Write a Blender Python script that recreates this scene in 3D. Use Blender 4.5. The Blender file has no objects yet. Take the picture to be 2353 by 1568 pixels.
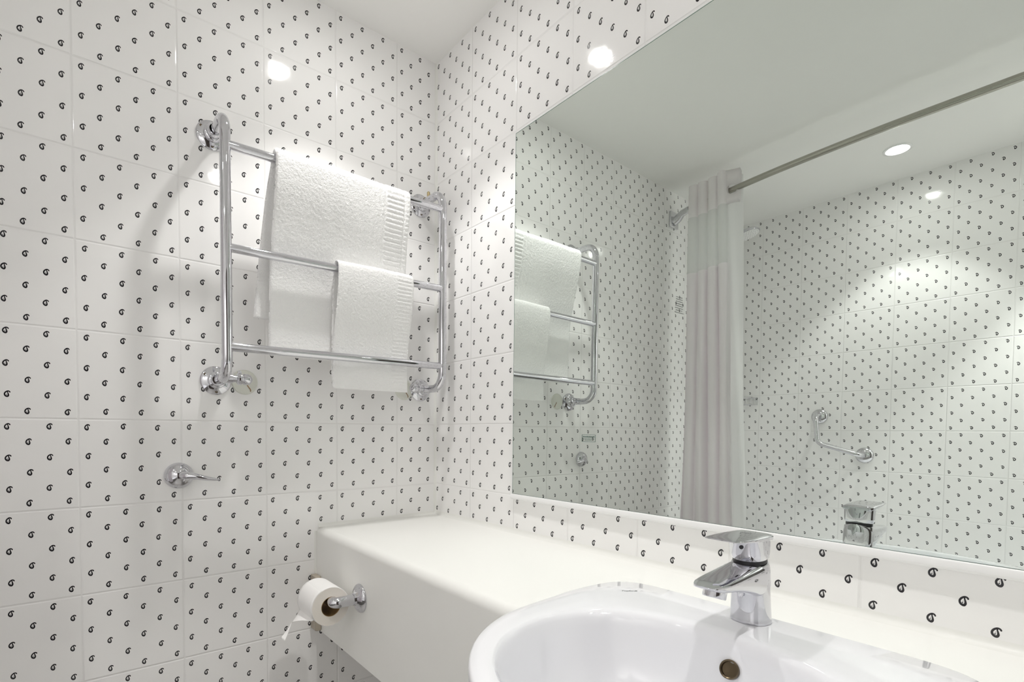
import bpy, bmesh, math, random
from mathutils import Vector, Matrix, noise
random.seed(7)
PI = math.pi
sc = bpy.context.scene
COL = sc.collection

# ------------------------------------------------------------------ camera
cam = bpy.data.cameras.new('camera')
camo = bpy.data.objects.new('camera', cam)
COL.objects.link(camo)
CAM = Vector((1.4438, -0.94266, -0.0205))
RIGHT = Vector((0.61662, 0.78724, 0.00613))
DOWN = Vector((0.02975, -0.01552, -0.99944))
FWD = Vector((-0.78670, 0.61645, -0.03299))
camo.matrix_world = Matrix(((RIGHT.x, -DOWN.x, -FWD.x, CAM.x),
                            (RIGHT.y, -DOWN.y, -FWD.y, CAM.y),
                            (RIGHT.z, -DOWN.z, -FWD.z, CAM.z), (0, 0, 0, 1)))
cam.sensor_fit = 'HORIZONTAL'
cam.sensor_width = 36.0
cam.lens = 1169.6 / 2353 * 36.0
cam.shift_x = (1176.5 - 1101.7) / 2353
cam.shift_y = (1029.35 - 784.0) / 2353
cam.clip_start = 0.02
sc.camera = camo

# ------------------------------------------------------------------ view, world
sc.view_settings.view_transform = 'Standard'
sc.view_settings.look = 'None'
sc.view_settings.gamma = 1.0
sc.view_settings.use_curve_mapping = False
sc.view_settings.exposure = 0.20
w = bpy.data.worlds.new('world'); sc.world = w; w.use_nodes = True
w.node_tree.nodes['Background'].inputs[0].default_value = (0.9, 0.95, 1.0, 1)
w.node_tree.nodes['Background'].inputs[1].default_value = 0.05
cy = sc.cycles
cy.max_bounces = 28; cy.diffuse_bounces = 24; cy.glossy_bounces = 8
cy.transmission_bounces = 6; cy.transparent_max_bounces = 12
cy.sample_clamp_indirect = 12.0
cy.blur_glossy = 0.4
cy.use_denoising = True
cy.use_adaptive_sampling = True; cy.adaptive_threshold = 0.025; cy.adaptive_min_samples = 16

# room numbers (metres)
Z0 = 0.0                      # height of the grout line at eye level
W = 0.2; H = 0.99083          # tile pitch, height ratio
A0 = 0.7323; B0 = 0.9724; C0 = 0.6785
FLOOR = -1.14; CEIL = 1.186
XR = 1.95; YT = -2.118        # right wall, wall behind the bath
SPOT_POWER = 20.0; FLOOD_POWER = 0.5
LAMPS = [(0.355, -0.40), (0.805, -1.795), (1.30, -0.41), (1.62, -1.795)]  # last one is unseen, added and boosted to fill the room with bounce

# ------------------------------------------------------------------ materials
def new_mat(name):
    m = bpy.data.materials.new(name); m.use_nodes = True
    return m, m.node_tree.nodes, m.node_tree.links, m.node_tree.nodes['Principled BSDF']

def simple(name, col, rough=0.5, metal=0.0, bump=None, **kw):
    m, n, l, b = new_mat(name)
    b.inputs['Base Color'].default_value = (*col, 1)
    b.inputs['Roughness'].default_value = rough
    b.inputs['Metallic'].default_value = metal
    for k, v in kw.items():
        b.inputs[k.replace('_', ' ')].default_value = v
    tc = n.new('ShaderNodeTexCoord')
    nz = n.new('ShaderNodeTexNoise')
    nz.inputs['Scale'].default_value = bump[0] if bump else 6.0
    nz.inputs['Detail'].default_value = 4.0
    l.new(tc.outputs['Object'], nz.inputs['Vector'])
    if bump:
        bp = n.new('ShaderNodeBump')
        bp.inputs['Strength'].default_value = bump[2] if len(bump) > 2 else 0.5
        bp.inputs['Distance'].default_value = bump[1]
        l.new(nz.outputs['Fac'], bp.inputs['Height'])
        l.new(bp.outputs['Normal'], b.inputs['Normal'])
    else:
        mr = n.new('ShaderNodeMapRange')
        mr.inputs['To Min'].default_value = max(0.0, rough * 0.85)
        mr.inputs['To Max'].default_value = min(1.0, rough * 1.15 + 0.004)
        l.new(nz.outputs['Fac'], mr.inputs['Value'])
        l.new(mr.outputs['Result'], b.inputs['Roughness'])
    return m

class NB:
    """tiny node builder for math chains"""
    def __init__(s, nt): s.n = nt.nodes; s.l = nt.links
    def put(s, sock, v):
        if isinstance(v, (int, float)): sock.default_value = v
        elif isinstance(v, tuple): sock.default_value = v
        else: s.l.new(v, sock)
    def m(s, op, a, b=None, c=None, clamp=False):
        x = s.n.new('ShaderNodeMath'); x.operation = op; x.use_clamp = clamp
        s.put(x.inputs[0], a)
        if b is not None: s.put(x.inputs[1], b)
        if c is not None: s.put(x.inputs[2], c)
        return x.outputs[0]
    def v(s, op, a, b=None, c=None):
        x = s.n.new('ShaderNodeVectorMath'); x.operation = op
        s.put(x.inputs[0], a)
        if b is not None:
            s.put(x.inputs['Scale'] if op == 'SCALE' else x.inputs[1], b)
        return x.outputs['Value'] if op in ('LENGTH', 'DOT_PRODUCT', 'DISTANCE') else x.outputs[0]
    def comb(s, x, y, z=0.0):
        c = s.n.new('ShaderNodeCombineXYZ'); s.put(c.inputs[0], x); s.put(c.inputs[1], y); s.put(c.inputs[2], z)
        return c.outputs[0]

def tile_material():
    m, n, l, b = new_mat('paisley_tile')
    k = NB(m.node_tree)
    uvn = n.new('ShaderNodeUVMap'); uvn.uv_map = 'UVMap'
    sp = n.new('ShaderNodeSeparateXYZ'); l.new(uvn.outputs[0], sp.inputs[0])
    u, v = sp.outputs[0], sp.outputs[1]
    # joints
    fu = k.m('FRACT', u); fv = k.m('FRACT', v)
    eu = k.m('MULTIPLY', k.m('MINIMUM', fu, k.m('SUBTRACT', 1.0, fu)), 200.0)
    ev = k.m('MULTIPLY', k.m('MINIMUM', fv, k.m('SUBTRACT', 1.0, fv)), 198.0)
    e = k.m('MINIMUM', eu, ev)
    hgt = n.new('ShaderNodeMapRange'); hgt.interpolation_type = 'SMOOTHSTEP'
    hgt.inputs['From Min'].default_value = 0.5; hgt.inputs['From Max'].default_value = 3.2
    l.new(e, hgt.inputs['Value'])
    gr = n.new('ShaderNodeMapRange'); gr.interpolation_type = 'SMOOTHSTEP'
    gr.inputs['From Min'].default_value = 0.5; gr.inputs['From Max'].default_value = 1.0
    gr.inputs['To Min'].default_value = 1.0; gr.inputs['To Max'].default_value = 0.0
    l.new(e, gr.inputs['Value'])
    mix1 = n.new('ShaderNodeMix'); mix1.data_type = 'RGBA'
    mix1.inputs['A'].default_value = TILE_COL; mix1.inputs['B'].default_value = GROUT_COL
    l.new(gr.outputs[0], mix1.inputs['Factor'])
    l.new(mix1.outputs['Result'], b.inputs['Base Color'])
    rg = n.new('ShaderNodeMapRange'); rg.inputs['To Min'].default_value = 0.07; rg.inputs['To Max'].default_value = 0.45
    l.new(gr.outputs[0], rg.inputs['Value']); l.new(rg.outputs[0], b.inputs['Roughness'])
    b.inputs['IOR'].default_value = 1.5
    # glaze waviness + joint relief
    nz = n.new('ShaderNodeTexNoise'); nz.inputs['Scale'].default_value = 5.5; nz.inputs['Detail'].default_value = 1.0
    l.new(uvn.outputs[0], nz.inputs['Vector'])
    nz2 = n.new('ShaderNodeTexNoise'); nz2.inputs['Scale'].default_value = 60.0; nz2.inputs['Detail'].default_value = 0.0
    l.new(uvn.outputs[0], nz2.inputs['Vector'])
    hh = k.m('MULTIPLY_ADD', nz.outputs['Fac'], 0.35, k.m('MULTIPLY_ADD', nz2.outputs['Fac'], 0.012, hgt.outputs[0]))
    bp = n.new('ShaderNodeBump'); bp.inputs['Distance'].default_value = 0.0008; bp.inputs['Strength'].default_value = 1.0
    l.new(hh, bp.inputs['Height']); l.new(bp.outputs['Normal'], b.inputs['Normal'])
    return m
TILE_COL = (0.90, 0.895, 0.888, 1); GROUT_COL = (0.80, 0.795, 0.785, 1)
M = {}
M['tile'] = tile_material()
M['print'] = simple('black_tile_print', (.020, .018, .022), 0.12)
M['ceiling'] = simple('ceiling_paint', (0.90, 0.896, 0.876), 0.7, bump=(60, 0.0004, 0.3))
M['floor'] = simple('floor_vinyl', (0.46, 0.45, 0.43), 0.35)
M['plain_wall'] = simple('right_wall_paint', (0.84, 0.83, 0.80), 0.5)
M['panel'] = simple('added_grey_panel', (.26, .25, .24), .35)
M['door'] = simple('door_wood', (0.07, 0.055, 0.048), 0.35)
M['chrome'] = simple('chrome', (0.66, 0.66, 0.69), 0.035, 1.0)
M['brushed'] = simple('brushed_steel', (0.70, 0.70, 0.72), 0.16, 1.0)
M['rod'] = simple('satin_nickel', (0.42, 0.41, 0.36), 0.25, 1.0)
M['ceramic'] = simple('glazed_ceramic', (0.85, 0.853, 0.885), 0.045, Coat_Weight=0.4)
M['solid'] = simple('cream_worktop', (0.88, 0.879, 0.852), 0.37)
M['caulk'] = simple('white_silicone', (0.84, 0.84, 0.81), 0.40)
M['plastic'] = simple('white_plastic', (0.84, 0.84, 0.84), 0.22)
M['beige'] = simple('beige_plastic', (0.42, 0.37, 0.30), 0.35)
M['cream'] = simple('cream_plastic', (0.76, 0.77, 0.70), 0.2)
M['paper'] = simple('tissue_paper', (0.88, 0.87, 0.86), 0.9, bump=(220, 0.0006, 0.35))
M['paper_side'] = simple('tissue_side', (0.80, 0.76, 0.70), 0.95, bump=(300, 0.0006, 0.4))
M['core'] = simple('cardboard', (0.26, 0.16, 0.06), 0.8)
M['black'] = simple('black_rubber', (0.012, 0.012, 0.015), 0.4)
M['brass'] = simple('aged_brass', (0.45, 0.36, 0.20), 0.35, 0.7)
M['rust'] = simple('rust_stain', (0.30, 0.17, 0.08), 0.7)
M['bronze'] = simple('stained_bronze', (0.12, 0.09, 0.055), 0.3, 0.8)
M['mesh'] = simple('aerator_mesh', (0.16, 0.15, 0.11), 0.5, 0.6)
M['ink'] = simple('grey_ink', (0.14, 0.14, 0.15), 0.6)
M['green_ink'] = simple('green_ink', (0.10, 0.18, 0.15), 0.5)
M['logo'] = simple('logo_ink', (0.05, 0.05, 0.055), 0.4)

def towel_mat():
    m, n, l, b = new_mat('white_terry')
    b.inputs['Base Color'].default_value = (0.94, 0.938, 0.932, 1)
    b.inputs['Roughness'].default_value = 0.95
    b.inputs['Sheen Weight'].default_value = 0.25
    tc = n.new('ShaderNodeTexCoord')
    nz = n.new('ShaderNodeTexNoise'); nz.inputs['Scale'].default_value = 420.0; nz.inputs['Detail'].default_value = 2.0
    nb = n.new('ShaderNodeTexNoise'); nb.inputs['Scale'].default_value = 150.0; nb.inputs['Detail'].default_value = 2.0
    l.new(tc.outputs['Object'], nz.inputs['Vector']); l.new(tc.outputs['Object'], nb.inputs['Vector'])
    k = NB(m.node_tree)
    h = k.m('ADD', nz.outputs['Fac'], nb.outputs['Fac'])
    bp = n.new('ShaderNodeBump'); bp.inputs['Distance'].default_value = 0.0022; bp.inputs['Strength'].default_value = 0.7
    l.new(h, bp.inputs['Height']); l.new(bp.outputs['Normal'], b.inputs['Normal'])
    return m
M['towel'] = towel_mat()

def fabric(name, col, trans, alpha=1.0):
    m, n, l, b = new_mat(name)
    b.inputs['Base Color'].default_value = (*col, 1); b.inputs['Roughness'].default_value = 0.85
    b.inputs['Alpha'].default_value = alpha
    tr = n.new('ShaderNodeBsdfTranslucent'); tr.inputs['Color'].default_value = (*col, 1)
    mx = n.new('ShaderNodeMixShader'); mx.inputs[0].default_value = trans
    out = n['Material Output']
    l.new(b.outputs[0], mx.inputs[1]); l.new(tr.outputs[0], mx.inputs[2]); l.new(mx.outputs[0], out.inputs['Surface'])
    tc = n.new('ShaderNodeTexCoord'); nz = n.new('ShaderNodeTexNoise'); nz.inputs['Scale'].default_value = 500
    l.new(tc.outputs['Object'], nz.inputs['Vector'])
    bp = n.new('ShaderNodeBump'); bp.inputs['Distance'].default_value = 0.0008; bp.inputs['Strength'].default_value = 0.4
    l.new(nz.outputs['Fac'], bp.inputs['Height']); l.new(bp.outputs['Normal'], b.inputs['Normal'])
    return m
M['curtain'] = fabric('pinkish_white_curtain', (0.90, 0.865, 0.885), 0.2)
M['curtain_band'] = fabric('white_header_band', (0.90, 0.87, 0.88), 0.2)
M['sheer'] = fabric('sheer_voile', (0.90, 0.91, 0.90), 0.35, 0.75)
M['liner'] = fabric('pale_liner', (0.90, 0.90, 0.90), 0.4, 0.85)

def mirror_mat():
    m, n, l, b = new_mat('silvered_glass')
    n.remove(b)
    g = n.new('ShaderNodeBsdfGlossy'); g.inputs['Color'].default_value = (0.775, 0.825, 0.785, 1)
    g.inputs['Roughness'].default_value = 0.0
    l.new(g.outputs[0], n['Material Output'].inputs['Surface'])
    return m
M['mirror'] = mirror_mat()
M['mirror_edge'] = simple('green_glass_edge', (0.16, 0.24, 0.20), 0.15)

def emit(name, col, s):
    m, n, l, b = new_mat(name)
    n.remove(b)
    e = n.new('ShaderNodeEmission'); e.inputs[0].default_value = (*col, 1); e.inputs[1].default_value = s
    l.new(e.outputs[0], n['Material Output'].inputs['Surface'])
    return m
M['lamp'] = emit('lit_lamp_glass', (1.0, 0.985, 0.96), 55.0)

# ------------------------------------------------------------------ helpers
def obj(name, bm, mat, parent=None, smooth=True, bev=None, sub=0):
    me = bpy.data.meshes.new(name)
    bmesh.ops.recalc_face_normals(bm, faces=bm.faces)
    if smooth:
        for f in bm.faces: f.smooth = True
    bm.to_mesh(me); bm.free()
    o = bpy.data.objects.new(name, me); COL.objects.link(o)
    if mat is not None: me.materials.append(M[mat] if isinstance(mat, str) else mat)
    if parent is not None: o.parent = parent
    if bev:
        md = o.modifiers.new('bevel', 'BEVEL'); md.width = bev; md.segments = 3; md.limit_method = 'ANGLE'; md.angle_limit = math.radians(40)
    if sub:
        md = o.modifiers.new('sub', 'SUBSURF'); md.levels = sub; md.render_levels = sub
    if smooth and not sub:
        try: me.set_sharp_from_angle(angle=math.radians(40))
        except Exception: pass
    return o

def thing(name, label, cat, loc=(0, 0, 0), group=None):
    o = bpy.data.objects.new(name, None); COL.objects.link(o)
    o.empty_display_size = 0.02
    o['label'] = label; o['category'] = cat
    if group: o['group'] = group
    return o
def tag(o, label, cat, group=None):
    o['label'] = label; o['category'] = cat
    if group: o['group'] = group
    return o
def struct(o): o['kind'] = 'structure'; return o

def box(bm, x0, x1, y0, y1, z0, z1):
    vs = [bm.verts.new((x, y, z)) for x in (x0, x1) for y in (y0, y1) for z in (z0, z1)]
    for f in ((0, 1, 3, 2), (4, 6, 7, 5), (0, 4, 5, 1), (2, 3, 7, 6), (0, 2, 6, 4), (1, 5, 7, 3)):
        bm.faces.new([vs[i] for i in f])
    return vs

def catmull(pts, n=8):
    out = []
    P = [Vector(p) for p in pts]
    P = [P[0] * 2 - P[1]] + P + [P[-1] * 2 - P[-2]]
    for i in range(1, len(P) - 2):
        for j in range(n):
            t = j / n
            a, b, c, d = P[i - 1], P[i], P[i + 1], P[i + 2]
            out.append(0.5 * ((2 * b) + (c - a) * t + (2 * a - 5 * b + 4 * c - d) * t * t + (3 * b - a - 3 * c + d) * t ** 3))
    out.append(P[-2].copy())
    return out

def tube(bm, pts, r, seg=24, caps=True):
    """pts: path; r: radius or list"""
    P = [Vector(p) for p in pts]; n = len(P)
    R = r if isinstance(r, (list, tuple)) else [r] * n
    T = []
    for i in range(n):
        a = P[max(i - 1, 0)]; b = P[min(i + 1, n - 1)]
        T.append((b - a).normalized())
    up = Vector((0, 0, 1))
    if abs(T[0].dot(up)) > 0.9: up = Vector((0, 1, 0))
    u = T[0].cross(up).normalized(); rings = []
    for i in range(n):
        u = (u - T[i] * u.dot(T[i])).normalized(); v = T[i].cross(u)
        rings.append([bm.verts.new(P[i] + (u * math.cos(2 * PI * k / seg) + v * math.sin(2 * PI * k / seg)) * R[i]) for k in range(seg)])
    for a, b in zip(rings, rings[1:]):
        for k in range(seg):
            bm.faces.new((a[k], a[(k + 1) % seg], b[(k + 1) % seg], b[k]))
    if caps:
        bm.faces.new(rings[0][::-1]); bm.faces.new(rings[-1])

def lathe(bm, prof, origin, axis, seg=48):
    """prof: list of (r, h) along axis"""
    o = Vector(origin); a = Vector(axis).normalized()
    u = a.cross(Vector((0, 0, 1)))
    if u.length < 0.1: u = a.cross(Vector((0, 1, 0)))
    u.normalize(); v = a.cross(u); rings = []
    for r, h in prof:
        if r < 1e-6: rings.append([bm.verts.new(o + a * h)])
        else: rings.append([bm.verts.new(o + a * h + (u * math.cos(2 * PI * k / seg) + v * math.sin(2 * PI * k / seg)) * r) for k in range(seg)])
    for p, q in zip(rings, rings[1:]):
        for k in range(seg):
            k2 = (k + 1) % seg
            if len(p) == 1 and len(q) == 1: continue
            if len(p) == 1: bm.faces.new((p[0], q[k2], q[k]))
            elif len(q) == 1: bm.faces.new((p[k], p[k2], q[0]))
            else: bm.faces.new((p[k], p[k2], q[k2], q[k]))

def prism(bm, poly, axis, a, b):
    """extrude a 2-D polygon along x, y or z"""
    def mk(p, h):
        if axis == 'x': return (h, p[0], p[1])
        if axis == 'y': return (p[0], h, p[1])
        return (p[0], p[1], h)
    A = [bm.verts.new(mk(p, a)) for p in poly]; B = [bm.verts.new(mk(p, b)) for p in poly]
    n = len(poly)
    for i in range(n): bm.faces.new((A[i], A[(i + 1) % n], B[(i + 1) % n], B[i]))
    bm.faces.new(A[::-1]); bm.faces.new(B)

def loft(bm, rings, close_start=True, close_end=True):
    V = [[bm.verts.new(p) for p in r] for r in rings]
    n = len(V[0])
    for a, b in zip(V, V[1:]):
        for k in range(n):
            bm.faces.new((a[k], a[(k + 1) % n], b[(k + 1) % n], b[k]))
    if close_start: bm.faces.new(V[0][::-1])
    if close_end: bm.faces.new(V[-1])

# ------------------------------------------------------------------ room shell
# the little black paisley printed on every tile: a tapering curl plus three dots, unit = 1 printed half-height
PK = [(.86, .52, .15), (.72, .70, .145), (.45, .80, .145), (.10, .75, .155), (-.34, .48, .165), (-.64, .05, .175),
      (-.58, -.40, .19), (-.22, -.72, .19), (.20, -.74, .20), (.42, -.42, .20), (.36, .02, .155), (.24, .42, .12), (.22, .74, .10)]
PS = catmull([Vector((x, y, r * 1.2)) for x, y, r in PK], 4)
def paisley(bm, mp):
    L, Rr = [], []
    for i, p in enumerate(PS):
        a = PS[max(0, i - 1)]; b = PS[min(len(PS) - 1, i + 1)]
        t = Vector((b.x - a.x, b.y - a.y)).normalized(); r = p.z
        L.append(bm.verts.new(mp(p.x - t.y * r, p.y + t.x * r))); Rr.append(bm.verts.new(mp(p.x + t.y * r, p.y - t.x * r)))
    fs = [bm.faces.new((L[i], L[i + 1], Rr[i + 1], Rr[i])) for i in range(len(L) - 1)]
    p, q2 = PS[0], PS[1]; t = Vector((p.x - q2.x, p.y - q2.y)).normalized()
    cap = [bm.verts.new(mp(p.x + p.z * (t.x * math.cos(a) - t.y * math.sin(a)), p.y + p.z * (t.y * math.cos(a) + t.x * math.sin(a)))) for a in [-PI / 2 + PI * i / 6 for i in range(7)]]
    fs.append(bm.faces.new(cap))
    for cx, cyy, r in ((-.12, -.33, .13), (-.08, -.07, .07), (-.04, .13, .05)):
        fs.append(bm.faces.new([bm.verts.new(mp(cx + r * 1.1 * math.cos(2 * PI * k / 8), cyy + r * math.sin(2 * PI * k / 8))) for k in range(8)]))
    return fs
def wall(name, x0, x1, y0, y1, uvf, face, us, vs_, mat='tile'):
    """box wall with tile uv; face: (u, v) in tiles -> point on the room side; the print lies on it"""
    bm = bmesh.new(); box(bm, x0, x1, y0, y1, FLOOR, CEIL)
    uv = bm.loops.layers.uv.new('UVMap')
    for f in bm.faces:
        for lp in f.loops: lp[uv].uv = uvf(lp.vert.co)
    bmesh.ops.recalc_face_normals(bm, faces=bm.faces)
    rnd = random.Random(name); cells = []
    for i in range(math.floor(us[0] * 6), math.ceil(us[1] * 6)):
        for j in range(math.floor(vs_[0] * 6), math.ceil(vs_[1] * 6)):
            if (i + j) % 2 == 1: cells.append((i, j))
    for i, j in cells:
        cu = (i + .5) / 6 + rnd.uniform(-.007, .007); cv = (j + .5) / 6 + rnd.uniform(-.008, .008)
        if not (us[0] + .035 < cu < us[1] - .035 and vs_[0] + .035 < cv < vs_[1] - .035): continue
        su = .0275 * rnd.uniform(.96, 1.04); sv = .0362 * rnd.uniform(.97, 1.03)
        for f in paisley(bm, lambda a, b: face(cu + (a - .05) * su, cv + b * sv)): f.material_index = 1
    me = bpy.data.meshes.new(name); bm.to_mesh(me); bm.free()
    o = bpy.data.objects.new(name, me); COL.objects.link(o); me.materials.append(M[mat]); me.materials.append(M['print'])
    return struct(o)
vz = lambda c: (c.z - Z0) / (W * H)
T = 0.10
E_ = 0.00012
ZV = lambda v: v * W * H + Z0
VR = ((FLOOR - Z0) / (W * H), (CEIL - Z0) / (W * H))
wall('wall_left', -T, 0, YT - T, T, lambda c: ((c.y / W) + A0, vz(c)), lambda u, v: (E_, (u - A0) * W, ZV(v)), (YT / W + A0, A0), VR)
wall('wall_back', 0, XR + T, 0, T, lambda c: ((c.x / W) - B0, vz(c)), lambda u, v: ((u + B0) * W, -E_, ZV(v)), (-B0, XR / W - B0), VR)
wall('wall_front', 0, XR + T, YT - T, YT, lambda c: (-(c.x / W) + C0, vz(c)), lambda u, v: ((C0 - u) * W, YT + E_, ZV(v)), (C0 - XR / W, C0), VR)
wall('wall_right', XR, XR + T, YT, 0, lambda c: (-(c.y / W), vz(c)), lambda u, v: (XR - E_, -u * W, ZV(v)), (0, -YT / W), VR)
bm = bmesh.new(); box(bm, -T, XR + T, YT - T, T, FLOOR - 0.1, FLOOR); struct(obj('floor', bm, 'floor', smooth=False))
# ceiling with round recesses for the lamps
LR = 0.043
def ceiling():
    bm = bmesh.new()
    xs = sorted({-T, XR + T} | {x + s * 0.06 for x, y in LAMPS for s in (-1, 1)})
    ys = sorted({YT - T, T} | {y + s * 0.06 for x, y in LAMPS for s in (-1, 1)})
    seg = 32
    for xa, xb in zip(xs, xs[1:]):
        for ya, yb in zip(ys, ys[1:]):
            c = None
            for lx, ly in LAMPS:
                if xa - 1e-6 < lx < xb + 1e-6 and ya - 1e-6 < ly < yb + 1e-6: c = (lx, ly)
            if c is None:
                bm.faces.new([bm.verts.new(p) for p in ((xa, ya, CEIL), (xb, ya, CEIL), (xb, yb, CEIL), (xa, yb, CEIL))])
                continue
            outer, inner, top = [], [], []
            for k in range(seg):
                a = 2 * PI * (k + 0.5) / seg; ca, sa = math.cos(a), math.sin(a)
                tx = ((xb if ca > 0 else xa) - c[0]) / ca if abs(ca) > 1e-9 else 1e9
                ty = ((yb if sa > 0 else ya) - c[1]) / sa if abs(sa) > 1e-9 else 1e9
                t = min(tx, ty)
                outer.append(bm.verts.new((c[0] + ca * t, c[1] + sa * t, CEIL)))
                inner.append(bm.verts.new((c[0] + ca * LR, c[1] + sa * LR, CEIL)))
                top.append(bm.verts.new((c[0] + ca * LR, c[1] + sa * LR, CEIL + 0.05)))
            for k in range(seg):
                j = (k + 1) % seg
                bm.faces.new((outer[k], outer[j], inner[j], inner[k]))
                bm.faces.new((inner[k], inner[j], top[j], top[k]))
            bm.faces.new(top)
            for sx in (xa, xb):
                for sy in (ya, yb):
                    best = sorted(range(seg), key=lambda k: (outer[k].co.x - sx) ** 2 + (outer[k].co.y - sy) ** 2)[:2]
                    i, j = sorted(best)
                    if j - i > 2: i, j = j, i
                    bm.faces.new((outer[i], bm.verts.new((sx, sy, CEIL)), outer[j]))
    bmesh.ops.remove_doubles(bm, verts=bm.verts, dist=1e-5)
    o = obj('ceiling', bm, 'ceiling', smooth=False)
    # slab above
    return struct(o)
ceiling()
bm = bmesh.new(); box(bm, -T, XR + T, YT - T, T, CEIL + 0.06, CEIL + 0.12); struct(obj('ceiling', bm, 'ceiling', smooth=False))
# door in the right-hand wall, met only in chrome reflections
bm = bmesh.new(); box(bm, XR - 0.012, XR - 0.0005, -1.34, -0.62, FLOOR, 0.86)
d = struct(obj('door_1', bm, 'door', smooth=False, bev=0.003))
bm = bmesh.new()
for a, b, c, e in ((-1.40, -1.34, FLOOR, 0.92), (-0.62, -0.56, FLOOR, 0.92), (-1.34, -0.62, 0.86, 0.92)):
    box(bm, XR - 0.018, XR - 0.0005, a, b, c, e)
struct(obj('trim_1', bm, 'plastic', smooth=False))

# silicone beads: room corner, worktop joints
CT = -0.302; CF = -0.410; CB = -0.596        # worktop top, fascia front plane, fascia bottom
def bead(bm, a, b, n1, n2, r):
    a, b, n1, n2 = map(Vector, (a, b, n1, n2)); prof = []
    for i in range(7):
        t = PI / 2 * i / 6
        prof.append((n1 * (1 - math.sin(t)) + n2 * (1 - math.cos(t))) * r)
    A = [bm.verts.new(a)] + [bm.verts.new(a + p) for p in prof]; B = [bm.verts.new(b)] + [bm.verts.new(b + p) for p in prof]
    n = len(A)
    for i in range(n): bm.faces.new((A[i], A[(i + 1) % n], B[(i + 1) % n], B[i]))
    bm.faces.new(A); bm.faces.new(B[::-1])
bm = bmesh.new(); bead(bm, (0, 0, CT + .001), (0, 0, CEIL), (1, 0, 0), (0, -1, 0), 0.007)
struct(obj('trim_2', bm, 'caulk'))
bm = bmesh.new(); bead(bm, (0, 0, CT), (XR, 0, CT), (0, -1, 0), (0, 0, 1), 0.012)
struct(obj('trim_3', bm, 'caulk'))
bm = bmesh.new(); bead(bm, (0, CF + .006, CT), (0, 0, CT), (1, 0, 0), (0, 0, 1), 0.010)
bead(bm, (0, CF, CT - .01), (0, CF, CB + .14), (1, 0, 0), (0, -1, 0), 0.006)
struct(obj('trim_4', bm, 'caulk'))

# ------------------------------------------------------------------ lamps
def downlight(x, y, i, label):
    t = thing('ceiling_downlight', label, 'ceiling light', group='recessed round downlights')
    bm = bmesh.new()
    lathe(bm, [(0.0500, 0), (0.0500, -0.0025), (0.047, -0.004), (0.041, -0.004), (0.0315, 0.004), (0.0315, 0.012), (0.0425, 0.012), (0.0425, 0.0)], (x, y, CEIL), (0, 0, 1))
    obj('trim_ring', bm, 'plastic', t)
    bm = bmesh.new(); lathe(bm, [(0.0, 0.008), (0.031, 0.008), (0.031, 0.012), (0.0, 0.012)], (x, y, CEIL), (0, 0, 1))
    obj('lamp_glass', bm, 'lamp', t)
    ld = bpy.data.lights.new('downlight_beam', 'SPOT')
    ld.energy = SPOT_POWER * (.80, .74, 1.0, 2.9)[i]; ld.shadow_soft_size = 0.022; ld.spot_size = math.radians(87); ld.spot_blend = 0.40
    ld.color = (1.0, 0.985, 0.965)
    lo = bpy.data.objects.new('downlight_beam', ld); COL.objects.link(lo); lo.location = (x, y, CEIL - 0.008); lo.parent = t
    ld = bpy.data.lights.new('downlight_flood', 'AREA'); ld.shape = 'DISK'; ld.size = 0.05; ld.energy = FLOOD_POWER; ld.color = (1.0, 0.98, 0.955)
    lo = bpy.data.objects.new('downlight_flood', ld); COL.objects.link(lo); lo.location = (x, y, CEIL - 0.006); lo.parent = t
    return t
for i, ((x, y), lb) in enumerate(zip(LAMPS, ('recessed downlight in the ceiling above the towel rail corner', 'round recessed downlight over the bath, seen in the mirror',
                                  'recessed downlight in the ceiling above the right end of the worktop', 'added unseen downlight over the bath, filling the room with bounced light'))):
    downlight(x, y, i, lb)

# ------------------------------------------------------------------ wall mirror
MX0, MX1, MZ0, MZ1 = 0.399, 1.90, -0.192, 0.782
t = thing('wall_mirror', 'large frameless rectangular mirror on the tiled wall above the worktop', 'mirror')
yb, yt = -0.0066, -0.0044
bm = bmesh.new()
fr = [bm.verts.new(p) for p in ((MX0, yb, MZ0), (MX1, yb, MZ0), (MX1, yt, MZ1), (MX0, yt, MZ1))]
bm.faces.new(fr)
obj('silvered_face', bm, 'mirror', t, smooth=False)
bm = bmesh.new()
q = 0.0022
F = [bm.verts.new(p) for p in ((MX0 - q, yb + .0006, MZ0 - q), (MX1 + q, yb + .0006, MZ0 - q), (MX1 + q, yt + .0006, MZ1 + q), (MX0 - q, yt + .0006, MZ1 + q))]
B = [bm.verts.new((v.co.x, -0.0003, v.co.z)) for v in F]
bm.faces.new(F); bm.faces.new(B[::-1])
for i in range(4): bm.faces.new((F[i], B[i], B[(i + 1) % 4], F[(i + 1) % 4]))
obj('glass_edge', bm, 'mirror_edge', t, smooth=False)
bm = bmesh.new()
prism(bm, [(-.0003, MZ0 - .0155), (-.009, MZ0 - .0155), (-.0125, MZ0 - .012), (-.0125, MZ0 - .003), (-.0105, MZ0 - .0005), (-.0072, MZ0 - .0005), (-.0072, MZ0 - .0028), (-.0003, MZ0 - .0028)], 'x', MX0 - .004, MX1 + .004)
obj('bottom_channel', bm, 'plastic', t, bev=0.001)

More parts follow.
